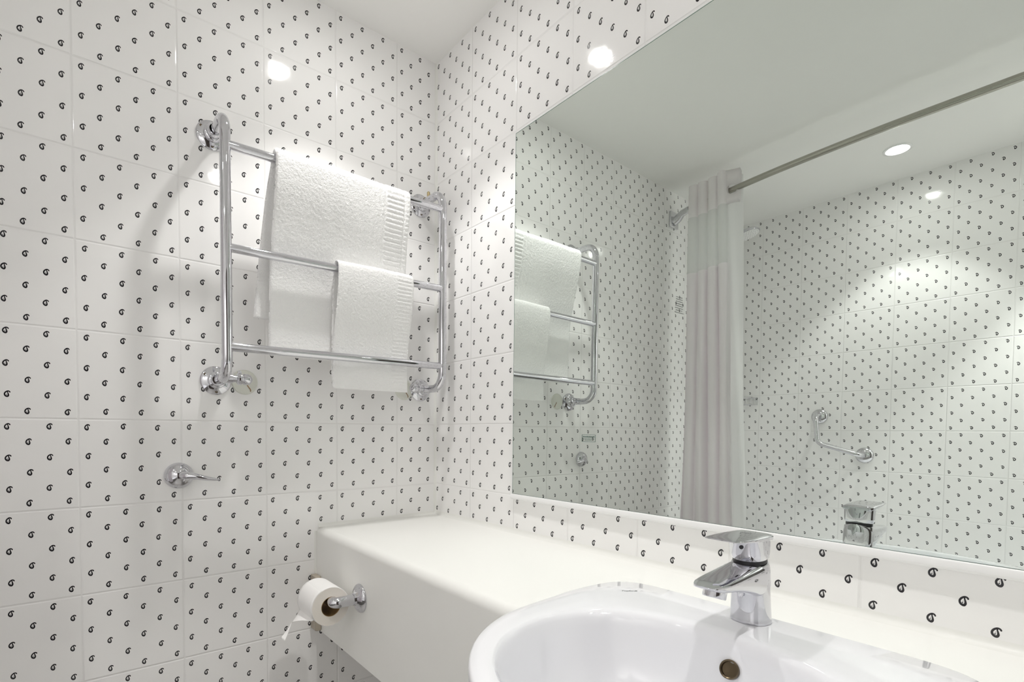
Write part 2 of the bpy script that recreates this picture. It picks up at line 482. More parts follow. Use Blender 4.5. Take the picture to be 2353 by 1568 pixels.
def strokes(bm, x, y, z, width, h, u, rnd, bold=1.0):
    """a line of tiny illegible print: u = unit vector of the reading direction, z up"""
    u = Vector(u); n = Vector((0, 0, 1)); pos = 0.0; base = Vector((x, y, z))
    while pos < width:
        wl = rnd.uniform(2.5, 6.5) * h * 0.62
        if pos + wl > width: wl = width - pos
        k = 0.0
        while k < wl:
            cw = h * 0.5; th = h * 0.16 * bold
            hh = h * (1.35 if rnd.random() < .22 else 1.0)
            p = base + u * (pos + k)
            for (a0, a1, b0, b1) in ((0, th, 0, hh), (0, cw * .8, 0 if rnd.random() < .5 else h * .42, None), (cw * .62, cw * .62 + th, 0, h * .95)):
                if b1 is None: b1 = b0 + th
                q4 = [bm.verts.new(p + u * a + n * b) for a, b in ((a0, b0), (a1, b0), (a1, b1), (a0, b1))]
                bm.faces.new(q4)
            k += cw
        pos += wl + h * 0.55

# sticker on the glass
t = thing('mirror_sticker', 'small clear sticker with green border and three lines of green print on the mirror', 'sticker')
def ybm(z): return yb + (yt - yb) * (z - MZ0) / (MZ1 - MZ0)
sx0, sx1, sz0, sz1 = 0.6425, 0.6830, -0.0447, -0.0278
bm = bmesh.new()
yy = ybm(-0.036) - 0.0003
th = 0.0009
for a in ((sx0, sx1, sz0, sz0 + th), (sx0, sx1, sz1 - th, sz1), (sx0, sx0 + th, sz0 + th, sz1 - th), (sx1 - th, sx1, sz0 + th, sz1 - th)):
    box(bm, a[0], a[1], yy - .0001, yy, a[2], a[3])
obj('border', bm, 'green_ink', t, smooth=False)
bm = bmesh.new(); r = random.Random(3)
strokes(bm, sx0 + .003, yy - .00005, sz1 - .0062, .034, .0022, (1, 0, 0), r, 1.7)
strokes(bm, sx0 + .003, yy - .00005, sz1 - .0105, .035, .0014, (1, 0, 0), r, 1.0)
strokes(bm, sx0 + .009, yy - .00005, sz1 - .0135, .021, .0014, (1, 0, 0), r, 1.0)
obj('print', bm, 'green_ink', t, smooth=False)

# ------------------------------------------------------------------ worktop
BX = 1.137
def bull(r=0.020):
    p = [(0 - .0003, CT), (0 - .0003, CT - .03), (CF + .02, CT - .03), (CF + .02, CB), (CF, CB)]
    for i in range(9):
        a = PI - (PI / 2) * i / 8
        p.append((CF + r + r * math.cos(a), CT - r + r * math.sin(a)))
    return p
bm = bmesh.new()
prism(bm, bull(), 'x', 0.0006, 0.940)
prism(bm, bull(), 'x', 1.334, XR - .001)
prism(bm, [(-.0003, CT), (-.0003, CT - .03), (-.212, CT - .03), (-.212, CT)], 'x', 0.940, 1.334)
prism(bm, [(CF + .02, CB), (CF, CB), (CF, -.475), (CF + .02, -.475)], 'x', 0.940, 1.334)
o = obj('vanity_worktop', bm, 'solid')
tag(o, 'long cream worktop with rounded front edge and deep front panel under the mirror', 'worktop')

# ------------------------------------------------------------------ washbasin
RZ = -0.276
def outline(N=120):
    """plan outline: straight back, rounded back corners, bulging front"""
    pts = []
    hw = 0.248; yb_, yc = -0.192, -0.42; fr_ = 0.222; rc = 0.050
    for k in range(N):
        a = 2 * PI * k / N; ca, sa = math.cos(a), math.sin(a)
        if sa < 0:
            x = hw * ca * (1 / (abs(ca) ** 2.05 + abs(sa) ** 2.05) ** (1 / 2.05)); y = yc + fr_ * sa * (1 / (abs(ca) ** 2.05 + abs(sa) ** 2.05) ** (1 / 2.05))
        else:
            n = 9.0
            s = 1 / (abs(ca) ** n + abs(sa) ** n) ** (1 / n)
            x = hw * ca * s; y = yc + (yb_ - yc) * sa * s
            x *= 1 - 0.055 * max(0, (y - yc) / (yb_ - yc)) ** 2 * (1 if True else 0)
        pts.append((x, y))
    return pts
def inner(N=120, pinch=1.0):
    pts = []
    for k in range(N):
        a = 2 * PI * k / N; ca, sa = math.cos(a), math.sin(a)
        n = 2.15; s = 1 / (abs(ca) ** n + abs(sa) ** n) ** (1 / n)
        x = 0.194 * ca * s; y = -0.452 + (0.152 if sa > 0 else 0.158) * sa * s
        # small pinch either side of the back edge (soap hollow outlets)
        for px in (-0.148, 0.148):
            d2 = ((x - px) ** 2 + (y + 0.365) ** 2)
            w_ = pinch * math.exp(-d2 / (0.0080 ** 2))
            dirx, diry = (0 - x), (-0.45 - y); L = math.hypot(dirx, diry)
            x += dirx / L * 0.012 * w_; y += diry / L * 0.012 * w_
        pts.append((x, y))
    return pts
OUT, INN = outline(240), inner(240)
INH, IN0 = inner(240, .5), inner(240, 0)
def ring(base, s, z, cy0=-0.42, dz=None):
    return [(BX + x * s, cy0 + (y - cy0) * s, z) for x, y in base]
def mixring(t_, z):
    return [(BX + (a[0] * (1 - t_) + b[0] * t_), a[1] * (1 - t_) + b[1] * t_, z) for a, b in zip(OUT, INN)]
bm = bmesh.new()
R_ = [ring(OUT, .50, -.475), ring(OUT, .74, -.458), ring(OUT, .88, -.42), ring(OUT, .955, -.37), ring(OUT, .985, -.325), ring(OUT, .998, -.300), ring(OUT, 1.0, -.290),
      ring(OUT, .9985, RZ - .006), ring(OUT, .993, RZ - .0025), ring(OUT, .983, RZ - .0005)]
R_ += [mixring(.35, RZ), mixring(.6, RZ), mixring(.85, RZ - .0003), mixring(.93, RZ - .0012), mixring(.985, RZ - .004)]
R_ += [ring(INN, .990, RZ - .009, -.45), ring(INH, .975, RZ - .018, -.45), ring(IN0, .95, RZ - .035, -.45), ring(IN0, .91, RZ - .065, -.45),
       ring(IN0, .84, RZ - .092, -.45), ring(IN0, .70, RZ - .115, -.45), ring(IN0, .45, RZ - .128, -.45), ring(IN0, .12, RZ - .132, -.45)]
def deckfall(p):
    d_ = min(.345, max(0.0, -p[1] - .30)); return (p[0], p[1], p[2] - .045 * d_ * min(1, d_ / .06))
R_ = [[deckfall(p) for p in r_] for r_ in R_]
loft(bm, R_)
basin = thing('washbasin', 'white ceramic semi-recessed washbasin set into the worktop below the mirror', 'washbasin')
o = obj('basin_bowl', bm, 'ceramic', basin)
# waste and overflow
bm = bmesh.new(); lathe(bm, [(0.0, .004), (.017, .004), (.021, .002), (.022, 0), (.022, -.004), (0, -.004)], (BX, -.45, RZ - .130), (0, 0, 1))
obj('waste_plug', bm, 'chrome', basin)
ofc = Vector((1.1455, -.3125, -.3150)); ofn = Vector((0.0, -0.90, 0.43)).normalized()
bm = bmesh.new(); lathe(bm, [(.0118, -.004), (.0118, .0006), (.0108, .0016), (.0095, .0008), (.0090, -.002), (0, -.003)], ofc, ofn)
ov = obj('overflow_ring', bm, 'bronze', basin); ov['label'] = 'stained dark bronze overflow'
# maker's script on the deck
fc = bpy.data.curves.new('maker_script', 'FONT'); fc.body = 'Twyfords'; fc.size = 0.0078; fc.shear = 0.55; fc.extrude = 0.00002; fc.space_character = 0.86
tmp = bpy.data.objects.new('tmp_text', fc); COL.objects.link(tmp)
bpy.context.view_layer.update()
me = bpy.data.meshes.new_from_object(tmp.evaluated_get(bpy.context.evaluated_depsgraph_get()))
bpy.data.objects.remove(tmp)
fo = bpy.data.objects.new('maker_script', me); COL.objects.link(fo); me.materials.clear(); me.materials.append(M['logo'])
fo.location = (0.949, -0.2655, RZ + .00015); fo.rotation_euler = (0, 0, math.radians(52)); fo.parent = basin


# ------------------------------------------------------------------ basin mixer tap
FX, FY, FB = 1.132, -0.225, RZ
tap = thing('basin_mixer_tap', 'chrome single-lever mixer tap standing on the washbasin deck', 'tap')
def ell(cx, cy0, rx, ry, z, N=64, n=2.0, tilt=0.0):
    out = []
    for k in range(N):
        a = 2 * PI * k / N; ca, sa = math.cos(a), math.sin(a)
        s = 1 / (abs(ca) ** n + abs(sa) ** n) ** (1 / n)
        x, y = rx * ca * s, ry * sa * s
        out.append((cx + x, cy0 + y - .10 * (z - FB), z + tilt * y))
    return out
bm = bmesh.new()
rings = [ell(FX, FY, .0245, .0245, FB + .0003, n=2.2), ell(FX, FY, .0250, .0250, FB + .002, n=2.2)]
for i in range(11):
    f = i / 10
    rings.append(ell(FX, FY + .001 * f, .0245 - .0018 * f, .0245 - .0020 * f, FB + .004 + .062 * f, n=2.2))
# upper body slopes with the spout
rings.append(ell(FX, FY + .0010, .0226, .0224, FB + .0780, n=2.2, tilt=.08))
rings.append(ell(FX, FY + .0012, .0222, .0218, FB + .0805, n=2.2, tilt=.10))
rings.append(ell(FX, FY + .0014, .0205, .0200, FB + .0815, n=2.1, tilt=.10))
loft(bm, rings)
obj('tap_body', bm, 'chrome', tap)
# spout: lofted rounded-rectangle sections from body to tip
def rrect(c, ex, ez, hw, hh, n=3.6, N=48):
    c, ex, ez = Vector(c), Vector(ex), Vector(ez); out = []
    for k in range(N):
        a = 2 * PI * k / N; ca, sa = math.cos(a), math.sin(a)
        s = 1 / (abs(ca) ** n + abs(sa) ** n) ** (1 / n)
        out.append(tuple(c + ex * (hw * ca * s) + ez * (hh * sa * s)))
    return out
keys = [(.0235, .004, .060), (.0220, .0110, .050), (.0170, .0170, .040), (.0080, .0216, .036), (-.004, .0230, .036), (-.018, .0232, .038), (-.030, .0231, .0425), (-.045, .0229, .0475),
        (-.065, .0225, .0530), (-.085, .0219, .0575), (-.102, .0208, .0600), (-.113, .0190, .0618), (-.120, .0160, .0640), (-.1238, .0115, .0665), (-.1250, .0060, .0680)]
keys = catmull([Vector(k) for k in keys], 4)
sect = []
for kk in keys:
    dy, hw, zb_ = kk; zt_ = .0842 + .105 * dy
    if dy < -.113: zt_ -= (-.113 - dy) * .25
    hh = max(.0004, (zt_ - zb_) / 2)
    sect.append(rrect((FX, FY + dy - .002, FB + (zt_ + zb_) / 2), (1, 0, 0), (0, -.105, 1), max(.001, hw), hh, 4.2))
bm = bmesh.new(); loft(bm, sect)
o = obj('spout', bm, 'chrome', tap)
bm = bmesh.new(); ax = Vector((0, -.30, -1)).normalized()
ac = Vector((FX, FY - .1005, FB + .0575))
lathe(bm, [(.0138, -.006), (.0138, .006), (.0132, .0072), (.0115, .0070), (.0108, .0052), (.0, .0052)], ac, ax)
aer = obj('aerator', bm, 'chrome', tap)
bm = bmesh.new(); lathe(bm, [(.0, .0054), (.0107, .0054), (.0107, .0060), (.0, .0060)], ac, ax)
obj('aerator_screen', bm, 'mesh', aer)
# drop of the pop-up rod guide under the spout
bm = bmesh.new(); lathe(bm, [(.0, -.003), (.003, -.001), (.0035, .004), (.002, .008), (0, .0085)], (FX, FY - .031, FB + .045), (0, 0, -1), 24)
obj('spout_bead', bm, 'chrome', tap)
# black joint, neck, lever
bm = bmesh.new(); loft(bm, [ell(FX, FY + .001, .0208, .0205, FB + .0820, n=2.1, tilt=.10), ell(FX, FY + .001, .0208, .0205, FB + .0880, n=2.1, tilt=.11)])
obj('seal_ring', bm, 'black', tap)
bm = bmesh.new()
lev = [ell(FX, FY + .001, .0205, .0205, FB + .0868, n=2.2, tilt=.11), ell(FX, FY + .001, .0222, .0222, FB + .0886, n=2.3, tilt=.11),
       ell(FX, FY + .001, .0232, .0230, FB + .096, n=2.5, tilt=.08), ell(FX, FY + .001, .0236, .0232, FB + .112, n=2.8, tilt=.0), ell(FX, FY + .001, .0236, .0232, FB + .1165, n=3.0, tilt=-.03)]
loft(bm, lev)
neck = obj('lever_neck', bm, 'chrome', tap)
bm = bmesh.new()
plate = []
for (dy, z, hw, hh, ang) in ((.0225, .1155, .0205, .0026, 0), (.0185, .1155, .0230, .0046, 0), (.0, .1162, .0240, .0050, -1), (-.020, .1172, .0242, .0046, -1), (-.040, .1184, .0242, .0034, -1),
                        (-.060, .1196, .0236, .0022, -1), (-.074, .1203, .0222, .0014, -1), (-.0790, .1205, .0200, .0006, -1)):
    a = math.radians(ang)
    plate.append(rrect((FX, FY + dy - .0105, FB + z), (1, 0, 0), (0, -math.sin(a), math.cos(a)), hw, hh, 4.0))
loft(bm, plate)
obj('lever', bm, 'chrome', tap)
bm = bmesh.new(); lathe(bm, [(.0, 0), (.0026, 0), (.0026, .0006), (0, .0006)], (FX, FY - .0330, FB + .104), (0, -1, -.1), 24)
obj('temperature_dot', bm, 'black', tap)

# ------------------------------------------------------------------ towel rail
RX = 0.132; YL, YRR = -0.669, -0.062
rail = thing('heated_towel_rail', 'chrome ladder towel rail with three bars on the left tiled wall', 'towel rail')
def upright(y, zt, zb):
    R0 = 0.048; p = [(0.004, y, zt)]
    p += [(RX - R0 + R0 * math.sin(a), y, zt - R0 + R0 * math.cos(a)) for a in [PI / 2 * i / 12 for i in range(13)]]
    p += [(RX, y, zt - R0 + (zb + R0 - zt + R0) * i / 6) for i in range(1, 6)]
    p += [(RX - R0 + R0 * math.cos(a), y, zb + R0 - R0 * math.sin(a)) for a in [PI / 2 * i / 12 for i in range(13)]]
    p += [(0.004, y, zb)]
    bm = bmesh.new(); tube(bm, p, 0.0122, 32); obj('upright', bm, 'chrome', rail)
upright(YL, 0.716, 0.104); upright(YRR, 0.709, 0.112)
FLP = [(0, 0.0), (.036, 0), (.036, .003), (.033, .006), (.024, .009), (.021, .010), (.021, .018), (.019, .021), (.016, .022), (.016, .036), (.0145, .038), (.012, .038)]
fls = []
for y, z in ((YL - .003, .716), (YL, .104), (YRR, .709), (YRR, .112)):
    bm = bmesh.new(); lathe(bm, FLP, (0.0004, y, z), (1, 0, 0)); f = obj('wall_flange', bm, 'chrome', rail); fls.append(f)
    for k in range(3):
        a = PI / 2 * 3 + 2 * PI * k / 3
        bm = bmesh.new(); lathe(bm, [(0, -.001), (.0035, -.001), (.0035, .001), (.0018, .0016), (0, .0008)], (.0068, y + .0285 * math.cos(a), z + .0285 * math.sin(a)), (1, 0, 0), 20)
        obj('screw', bm, 'bronze', f)
bm = bmesh.new(); lathe(bm, [(0, 0), (.005, 0), (.005, .014), (.003, .017), (0, .017)], (.050, YRR, .720), (.0, 0, 1), 20)
obj('bleed_nipple', bm, 'brass', rail)
for za, zb_ in ((.641, .654), (.405, .414), (.174, .178)):
    bm = bmesh.new(); tube(bm, [(RX, YL, za), (RX, (YL + YRR) / 2, (za + zb_) / 2), (RX, YRR, zb_)], 0.0104, 32); obj('cross_bar', bm, 'chrome', rail)
def valve(y0, z, s):
    bm = bmesh.new(); x = 0.060
    lathe(bm, [(0, -.012), (.012, -.012), (.012, .014), (.009, .015), (.009, .024), (.0135, .026), (.0145, .028), (.0145, .035), (.0125, .036), (.0125, .040),
               (.0140, .041), (.0140, .050), (.012, .056), (.006, .0605), (0, .061)], (x, y0, z), (0, s, 0), 12)
    v_ = obj('valve', bm, 'chrome', rail)
    bm = bmesh.new(); lathe(bm, [(0, 0), (.0045, 0), (.0045, .006), (.003, .0075), (0, .0075)], (x, y0 + s * .0315, z + .0135), (0, 0, 1), 16)
    obj('valve_pin', bm, 'chrome', v_)
valve(YL + .012, .106, 1); valve(YRR - .012, .112, -1)
for y, z in ((-.600, .104), (-.122, .110)):
    bm = bmesh.new(); lathe(bm, [(0, .0016), (.028, .0016), (.0300, .0030), (.0315, .002), (.0325, 0), (0, 0)], (0.0004, y, z), (1, 0, 0))
    c = obj('pipe_cover', bm, 'cream', rail)
    bm = bmesh.new(); tube(bm, catmull([(.0024, y + .004, z - .004), (.0028, y + .009, z - .012), (.0026, y + .014, z - .019), (.0024, y + .014, z - .024)], 5), [.0011] * 16, 8)
    obj('rust_mark', bm, 'rust', c)

# ------------------------------------------------------------------ towels
def resample(pts, step):
    P = catmull([(p[0], 0, p[1]) for p in pts], 24)
    L = [0.0]
    for a, b in zip(P, P[1:]): L.append(L[-1] + (b - a).length)
    n = max(4, int(L[-1] / step)); out = []; j = 0
    for i in range(n + 1):
        d_ = L[-1] * i / n
        while j < len(L) - 2 and L[j + 1] < d_: j += 1
        t_ = (d_ - L[j]) / max(1e-9, L[j + 1] - L[j]); out.append(P[j].lerp(P[j + 1], t_))
    return out, L[-1]
def towel(name, path, yl, yr, th, bands, grooves, label, step=0.0028, seed=0):
    """path: (x, z) centre line from back hem over the bar to front hem"""
    P, Ltot = resample(path, step); n = len(P) - 1
    ny = int((yr(1) - yl(1)) / step)
    bm = bmesh.new(); O, I = [], []
    for i in range(n + 1):
        a = P[max(0, i - 1)]; b = P[min(n, i + 1)]; tg = (b - a).normalized()
        nm = Vector((-tg.z, 0, tg.x)); s = Ltot * i / n; f = i / n
        if nm.z < 0 and False: nm = -nm
        endt = min(1.0, math.sqrt(max(0.0, 1 - (max(0, th * .6 - min(s, Ltot - s)) / (th * .6)) ** 2)) + .15)
        ro, ri = [], []
        for j in range(ny + 1):
            g = j / ny; y = yl(f) + (yr(f) - yl(f)) * g
            dl = (yr(f) - yl(f)) * g; dr = (yr(f) - yl(f)) * (1 - g); e = min(dl, dr); r = th * .55
            ht = th / 2 * (math.sqrt(max(0.0, 1 - ((r - e) / r) ** 2)) if e < r else 1.0) * endt
            nv = Vector((P[i].x * 330, y * 330, P[i].z * 330 + seed))
            nz_ = noise.noise(nv) + .6 * noise.noise(nv * 2.3)
            big = noise.noise(Vector((y * 9, P[i].z * 5, seed + P[i].x * 8))) * .0022
            amp = .0009
            dsp = 0.0
            for (b0, b1, per, am) in bands:
                if b0 < dr < b1:
                    w_ = min(1, min(dr - b0, b1 - dr) / .0035); amp = .0009 - .00065 * w_
                    dsp += am * w_ * (abs(math.sin(PI * s / per)) ** .6 - .5)
            for (g0, gw, gd) in grooves:
                dd = abs(dr - g0)
                if dd < gw: dsp -= gd * (1 - (dd / gw) ** 2); amp *= .6
            d_ = nz_ * amp + dsp + big
            c = P[i]
            po = c + nm * (ht + d_ * min(1, ht / (th * .4))); pi_ = c - nm * (ht + nz_ * .0008)
            ro.append(bm.verts.new((po.x, y, po.z)))
            ri.append(ro[-1] if j in (0, ny) and False else bm.verts.new((pi_.x, y, pi_.z)))
        O.append(ro); I.append(ri)
    for i in range(n):
        for j in range(ny):
            bm.faces.new((O[i][j], O[i][j + 1], O[i + 1][j + 1], O[i + 1][j]))
            bm.faces.new((I[i][j], I[i + 1][j], I[i + 1][j + 1], I[i][j + 1]))
        for j in (0, ny):
            bm.faces.new((O[i][j], O[i + 1][j], I[i + 1][j], I[i][j]))
    for i in (0, n):
        for j in range(ny):
            bm.faces.new((O[i][j], I[i][j], I[i][j + 1], O[i][j + 1]))
    o = obj(name, bm, 'towel')
    o.data.set_sharp_from_angle(angle=PI)
    return tag(o, label, 'towel')
bz = .646
# large towel over the top bar, front flap tucked behind the middle and lower bars
towel('bath_towel', [(.066, .262), (.068, .34), (.074, .46), (.088, .57), (.108, .632), (.1175, .655), (.132, .664), (.1465, .655), (.150, .636), (.141, .57), (.116, .47), (.100, .40), (.092, .30), (.089, .22), (.090, .168)],
      lambda f: -.560 - (.034 * max(0, (0.42 - f) / .42) if f < .42 else .006 * (f - .42)), lambda f: -.186 - (.010 * max(0, (.42 - f) / .42)) + .014 * max(0, min(1, (f - .6) / .2)), .0105,
      [(.020, .078, .0125, .0030), (.004, .017, .0125, .0022)], [(.020, .003, .0012), (.081, .0022, .0012), (.094, .004, .0009), (.108, .004, .0009), (.122, .005, .0009)],
      'large white folded towel hanging over the top bar of the towel rail', seed=0)
towel('hand_towel', [(.1085, .106), (.1080, .20), (.1090, .30), (.1120, .37), (.1150, .405), (.1200, .4235), (.132, .4290), (.1445, .4235), (.1490, .405), (.1470, .36), (.137, .30), (.124, .24), (.1165, .19), (.1140, .15), (.1165, .092)],
      lambda f: -.402 - .010 * abs(f - .5), lambda f: -.174 - .004 * abs(f - .5), .0058,
      [(.006, .056, .0105, .0022)], [(.0585, .002, .0009), (.066, .003, .0006)],
      'small white folded towel hanging over the middle bar of the towel rail', step=0.0024, seed=5)

# ------------------------------------------------------------------ robe hook
hk = thing('robe_hook', 'chrome robe hook with round rose on the left wall below the towel rail', 'hook')
hy, hz = -.7535, -.1350
bm = bmesh.new(); lathe(bm, [(0, 0), (.032, 0), (.032, .003), (.030, .008), (.0265, .013), (.020, .019), (.012, .0235), (.006, .0255), (0, .026)], (.0004, hy, hz), (1, 0, 0))
obj('rose', bm, 'chrome', hk)
bm = bmesh.new()
pp = catmull([(.014, hy + .004, hz + .002), (.030, hy + .012, hz + .001), (.041, hy + .030, hz - .001), (.047, hy + .052, hz - .006), (.049, hy + .074, hz - .010), (.050, hy + .082, hz - .0108)], 6)
rr = [.0125 + (.0028 - .0125) * min(1, i / (len(pp) - 6)) for i in range(len(pp))]; rr[-1] = .0010; rr[-2] = .0022
tube(bm, pp, rr, 24); obj('peg', bm, 'chrome', hk)

# ------------------------------------------------------------------ toilet roll and holder
th_ = thing('toilet_roll_holder', 'chrome toilet roll holder arm on the worktop front panel', 'toilet roll holder')
tx, tz, ty = .296, -.431, CF
bm = bmesh.new(); lathe(bm, [(0, 0.0003), (.035, .0003), (.035, .003), (.0335, .006), (.028, .010), (.021, .0135), (.0165, .016), (.0150, .020), (0, .020)], (tx, ty, tz), (0, -1, 0))
obj('rose', bm, 'chrome', th_)
by = ty - .068
bm = bmesh.new()
pth = [(tx, ty - .012, tz), (tx, ty - .035, tz), (tx, by + .016, tz)] + [(tx - .014 + .014 * math.cos(a), by + .014 - .014 * math.sin(a), tz) for a in [PI / 2 * i / 8 for i in range(1, 9)]] + [(tx - .05, by, tz), (.170, by, tz), (.165, by, tz)]
tube(bm, pth, [.0132] * 3 + [.0132] * 7 + [.0120, .0098, .0098, .007], 28); obj('arm', bm, 'chrome', th_)
rl = thing('toilet_roll', 'white toilet paper roll with loose end on the chrome holder', 'toilet roll')
rc = Vector((0, by, tz - .0115)); x0, x1 = .183, .279; RO = .0465; RI = .0225
bm = bmesh.new(); lathe(bm, [(RO - .001, x0), (RO, x0 + .001), (RO, x1 - .001), (RO - .001, x1)], rc, (1, 0, 0), 96)
obj('paper', bm, 'paper', rl)
bm = bmesh.new()
lathe(bm, [(RI + .001, x1), (RO - .001, x1)], rc, (1, 0, 0), 96)
obj('paper_edge', bm, 'paper_side', rl)
bm = bmesh.new(); lathe(bm, [(RI + .001, x0), (RO - .001, x0)], rc, (1, 0, 0), 96)
obj('paper_edge', bm, 'paper_side', rl)
bm = bmesh.new(); lathe(bm, [(RI, x0 - .0005), (RI + .001, x0 - .0005), (RI + .001, x1 + .0005), (RI, x1 + .0005), (RI, x0 - .0005)], rc, (1, 0, 0), 64)
obj('cardboard_core', bm, 'core', rl)
# loose end: leaves the front of the roll, twists to a point
bm = bmesh.new(); rows = []
N = 26
for i in range(N + 1):
    f = i / N
    if f < .35:
        a = math.radians(62 - 92 * (f / .35)); w_ = 1.0
        r_ = RO + .0008 + .0035 * max(0, f / .35 - .5)
        c = Vector((0, rc.y - r_ * math.cos(a), rc.z + r_ * math.sin(a))); xa, xb = x0, x1
        A = Vector((xa, c.y, c.z)); B_ = Vector((xb, c.y, c.z))
    else:
        g = (f - .35) / .65
        a = math.radians(-30); r_ = RO + .0043
        c = Vector((0, rc.y - r_ * math.cos(a), rc.z + r_ * math.sin(a)))
        # centre path
        A = Vector((x0 + .020 * g, c.y - .050 * g ** 1.2, c.z - .052 * g))
        B_ = Vector((x1 - (x1 - x0 - .012) * min(1, (g / .62)) ** 1.5 * .93, c.y - .050 * g ** 1.1 + .004 * math.sin(g * PI), c.z - .056 * g + .016 * math.sin(g * PI)))
        if g > .62:
            h_ = (g - .62) / .38
            B_ = A + Vector((.010 + .004 * h_, -.003 + .008 * h_, -.004))
    rows.append([bm.verts.new(A.lerp(B_, k / 10) + Vector((0, -.0012 * math.sin(k / 10 * PI) * (1 if f > .35 else 0), 0))) for k in range(11)])
for a, b in zip(rows, rows[1:]):
    for k in range(10): bm.faces.new((a[k], a[k + 1], b[k + 1], b[k]))
o = obj('loose_sheet', bm, 'paper', rl)
md = o.modifiers.new('solid', 'SOLIDIFY'); md.thickness = .0006
# beige plastic plate in the corner behind the roll
bm = bmesh.new(); box(bm, .0006, .040, CF - .018, CF - .0005, -.592, -.436)
o = obj('wall_bracket', bm, 'beige', bev=.003)
tag(o, 'beige plastic bracket in the corner behind the toilet roll', 'bracket')

# ------------------------------------------------------------------ curtain rod and shower curtain (seen in the mirror)
rod = thing('shower_curtain_rod', 'bowed satin metal shower curtain rod below the ceiling, seen in the mirror', 'curtain rod')
RODZ = 1.066
def rody(x):
    pts = [(0, -1.418), (.31, -1.366), (.54, -1.337), (.69, -1.329), (.83, -1.320), (1.06, -1.320), (1.3, -1.326), (1.6, -1.355), (XR, -1.418)]
    for (xa, ya), (xb, yb_) in zip(pts, pts[1:]):
        if x <= xb: return ya + (yb_ - ya) * (x - xa) / (xb - xa)
    return pts[-1][1]
bm = bmesh.new(); tube(bm, catmull([(x, rody(x), RODZ) for x in (.085, .31, .54, .83, 1.06, 1.3, 1.6, XR - .06)], 8), .0125, 24); obj('rod_tube', bm, 'rod', rod)
for sx in (0.0006, XR - .0006):
    s = 1 if sx < 1 else -1
    bm = bmesh.new(); box(bm, *sorted((sx, sx + s * .010)), -1.455, -1.385, RODZ - .060, RODZ + .018)
    pl_ = obj('wall_plate', bm, 'brushed', rod, bev=.003)
    bm = bmesh.new(); tube(bm, [(sx + s * .008, -1.420, RODZ - .028), (sx + s * .030, -1.418, RODZ - .018), (sx + s * .055, -1.411, RODZ - .004), (sx + s * .100, -1.402, RODZ)], [.021, .020, .0165, .0160], 24)
    obj('swivel_socket', bm, 'brushed', rod)

cur = thing('shower_curtain', 'white shower curtain bunched at the wall end of the rod, seen in the mirror', 'shower curtain')
def curtain_sheet(bm, zt, zb_, xa, xb, folds, amp, yoff, nx=150, nz_=26, ph=0.0, spread=0.0, topwave=0.0):
    rows = []
    for i in range(nz_ + 1):
        f = i / nz_; z = zt + (zb_ - zt) * f; row = []
        dd = (1.12 - z)
        for j in range(nx + 1):
            g = j / nx
            p = 2 * PI * folds * g + ph
            sh = spread * dd
            x = xa - sh * .15 + (xb - xa + sh) * g + .010 * math.sin(p + PI / 2 + .4 * dd)
            yb0 = rody(max(0.02, x))
            a_ = amp * (1 + .25 * math.sin(3.1 * g * folds + 1.3) + .12 * dd)
            sharp = math.sin(p + .3 * math.sin(2 * dd + g * 5)); sharp = math.copysign(abs(sharp) ** .75, sharp)
            y = yb0 + yoff - a_ * sharp + .006 * math.sin(4 * dd + 9 * g)
            row.append(bm.verts.new((x, y, z + topwave * math.sin(p) * (1 - f))))
        rows.append(row)
    for a, b in zip(rows, rows[1:]):
        for k in range(nx): bm.faces.new((a[k], a[k + 1], b[k + 1], b[k]))
ZA, ZB, ZC, ZD = 1.150, 1.000, 0.740, -0.75
for nm_, z1_, z2_, mt in (('header_band', ZA, ZB, 'curtain_band'), ('sheer_window', ZB, ZC, 'sheer'), ('curtain_panel', ZC, ZD, 'curtain')):
    bm = bmesh.new(); curtain_sheet(bm, z1_, z2_,   .100, .318, 4.5, .019, .022, spread=.052, nz_=8 if z2_ > .5 else 50)
    obj(nm_, bm, mt, cur)
bm = bmesh.new(); curtain_sheet(bm, ZA - .02, ZD, .072, .350, 3.0, .012, -.028, spread=.028, ph=1.0, nz_=60)
obj('liner', bm, 'liner', cur)
# flat end flap with its eyelet facing the room
def flap():
    bm = bmesh.new(); N = 48
    cx, cz, r = .327, RODZ - .004, .020
    y = rody(.33)
    # rectangular sheet with a round hole, standing across the rod
    x0_, x1_, z0_, z1_ = .296, .362, 1.000, 1.148
    outer, inn = [], []
    for k in range(N):
        a = 2 * PI * (k + .5) / N; ca, sa = math.cos(a), math.sin(a)
        tx_ = ((x1_ if ca > 0 else x0_) - cx) / ca; tz_ = ((z1_ if sa > 0 else z0_) - cz) / sa
        t_ = min(tx_, tz_)
        px, pz = cx + ca * t_, cz + sa * t_
        yy_ = lambda X: y + .030 - (X - x0_) * .45
        outer.append(bm.verts.new((px, yy_(px), pz))); inn.append(bm.verts.new((cx + ca * r, yy_(cx + ca * r), cz + sa * r)))
    for k in range(N): bm.faces.new((outer[k], outer[(k + 1) % N], inn[(k + 1) % N], inn[k]))
    o = obj('eyelet_flap', bm, 'curtain_band', cur); md = o.modifiers.new('s', 'SOLIDIFY'); md.thickness = .0012
    bm = bmesh.new(); rows = []
    for i in range(30):
        z = 1.0 - (1.0 + .75) * i / 29
        rows.append([bm.verts.new((x0_ + (x1_ - x0_) * k / 8 + .05 * (1 - z) * .8, y + .030 - (x1_ - x0_) * k / 8 * .45 + .006 * math.sin(k * .9 + z * 3), z)) for k in range(9)])
    for a, b in zip(rows, rows[1:]):
        for k in range(8): bm.faces.new((a[k], a[k + 1], b[k + 1], b[k]))
    obj('end_panel', bm, 'liner', cur)
flap()

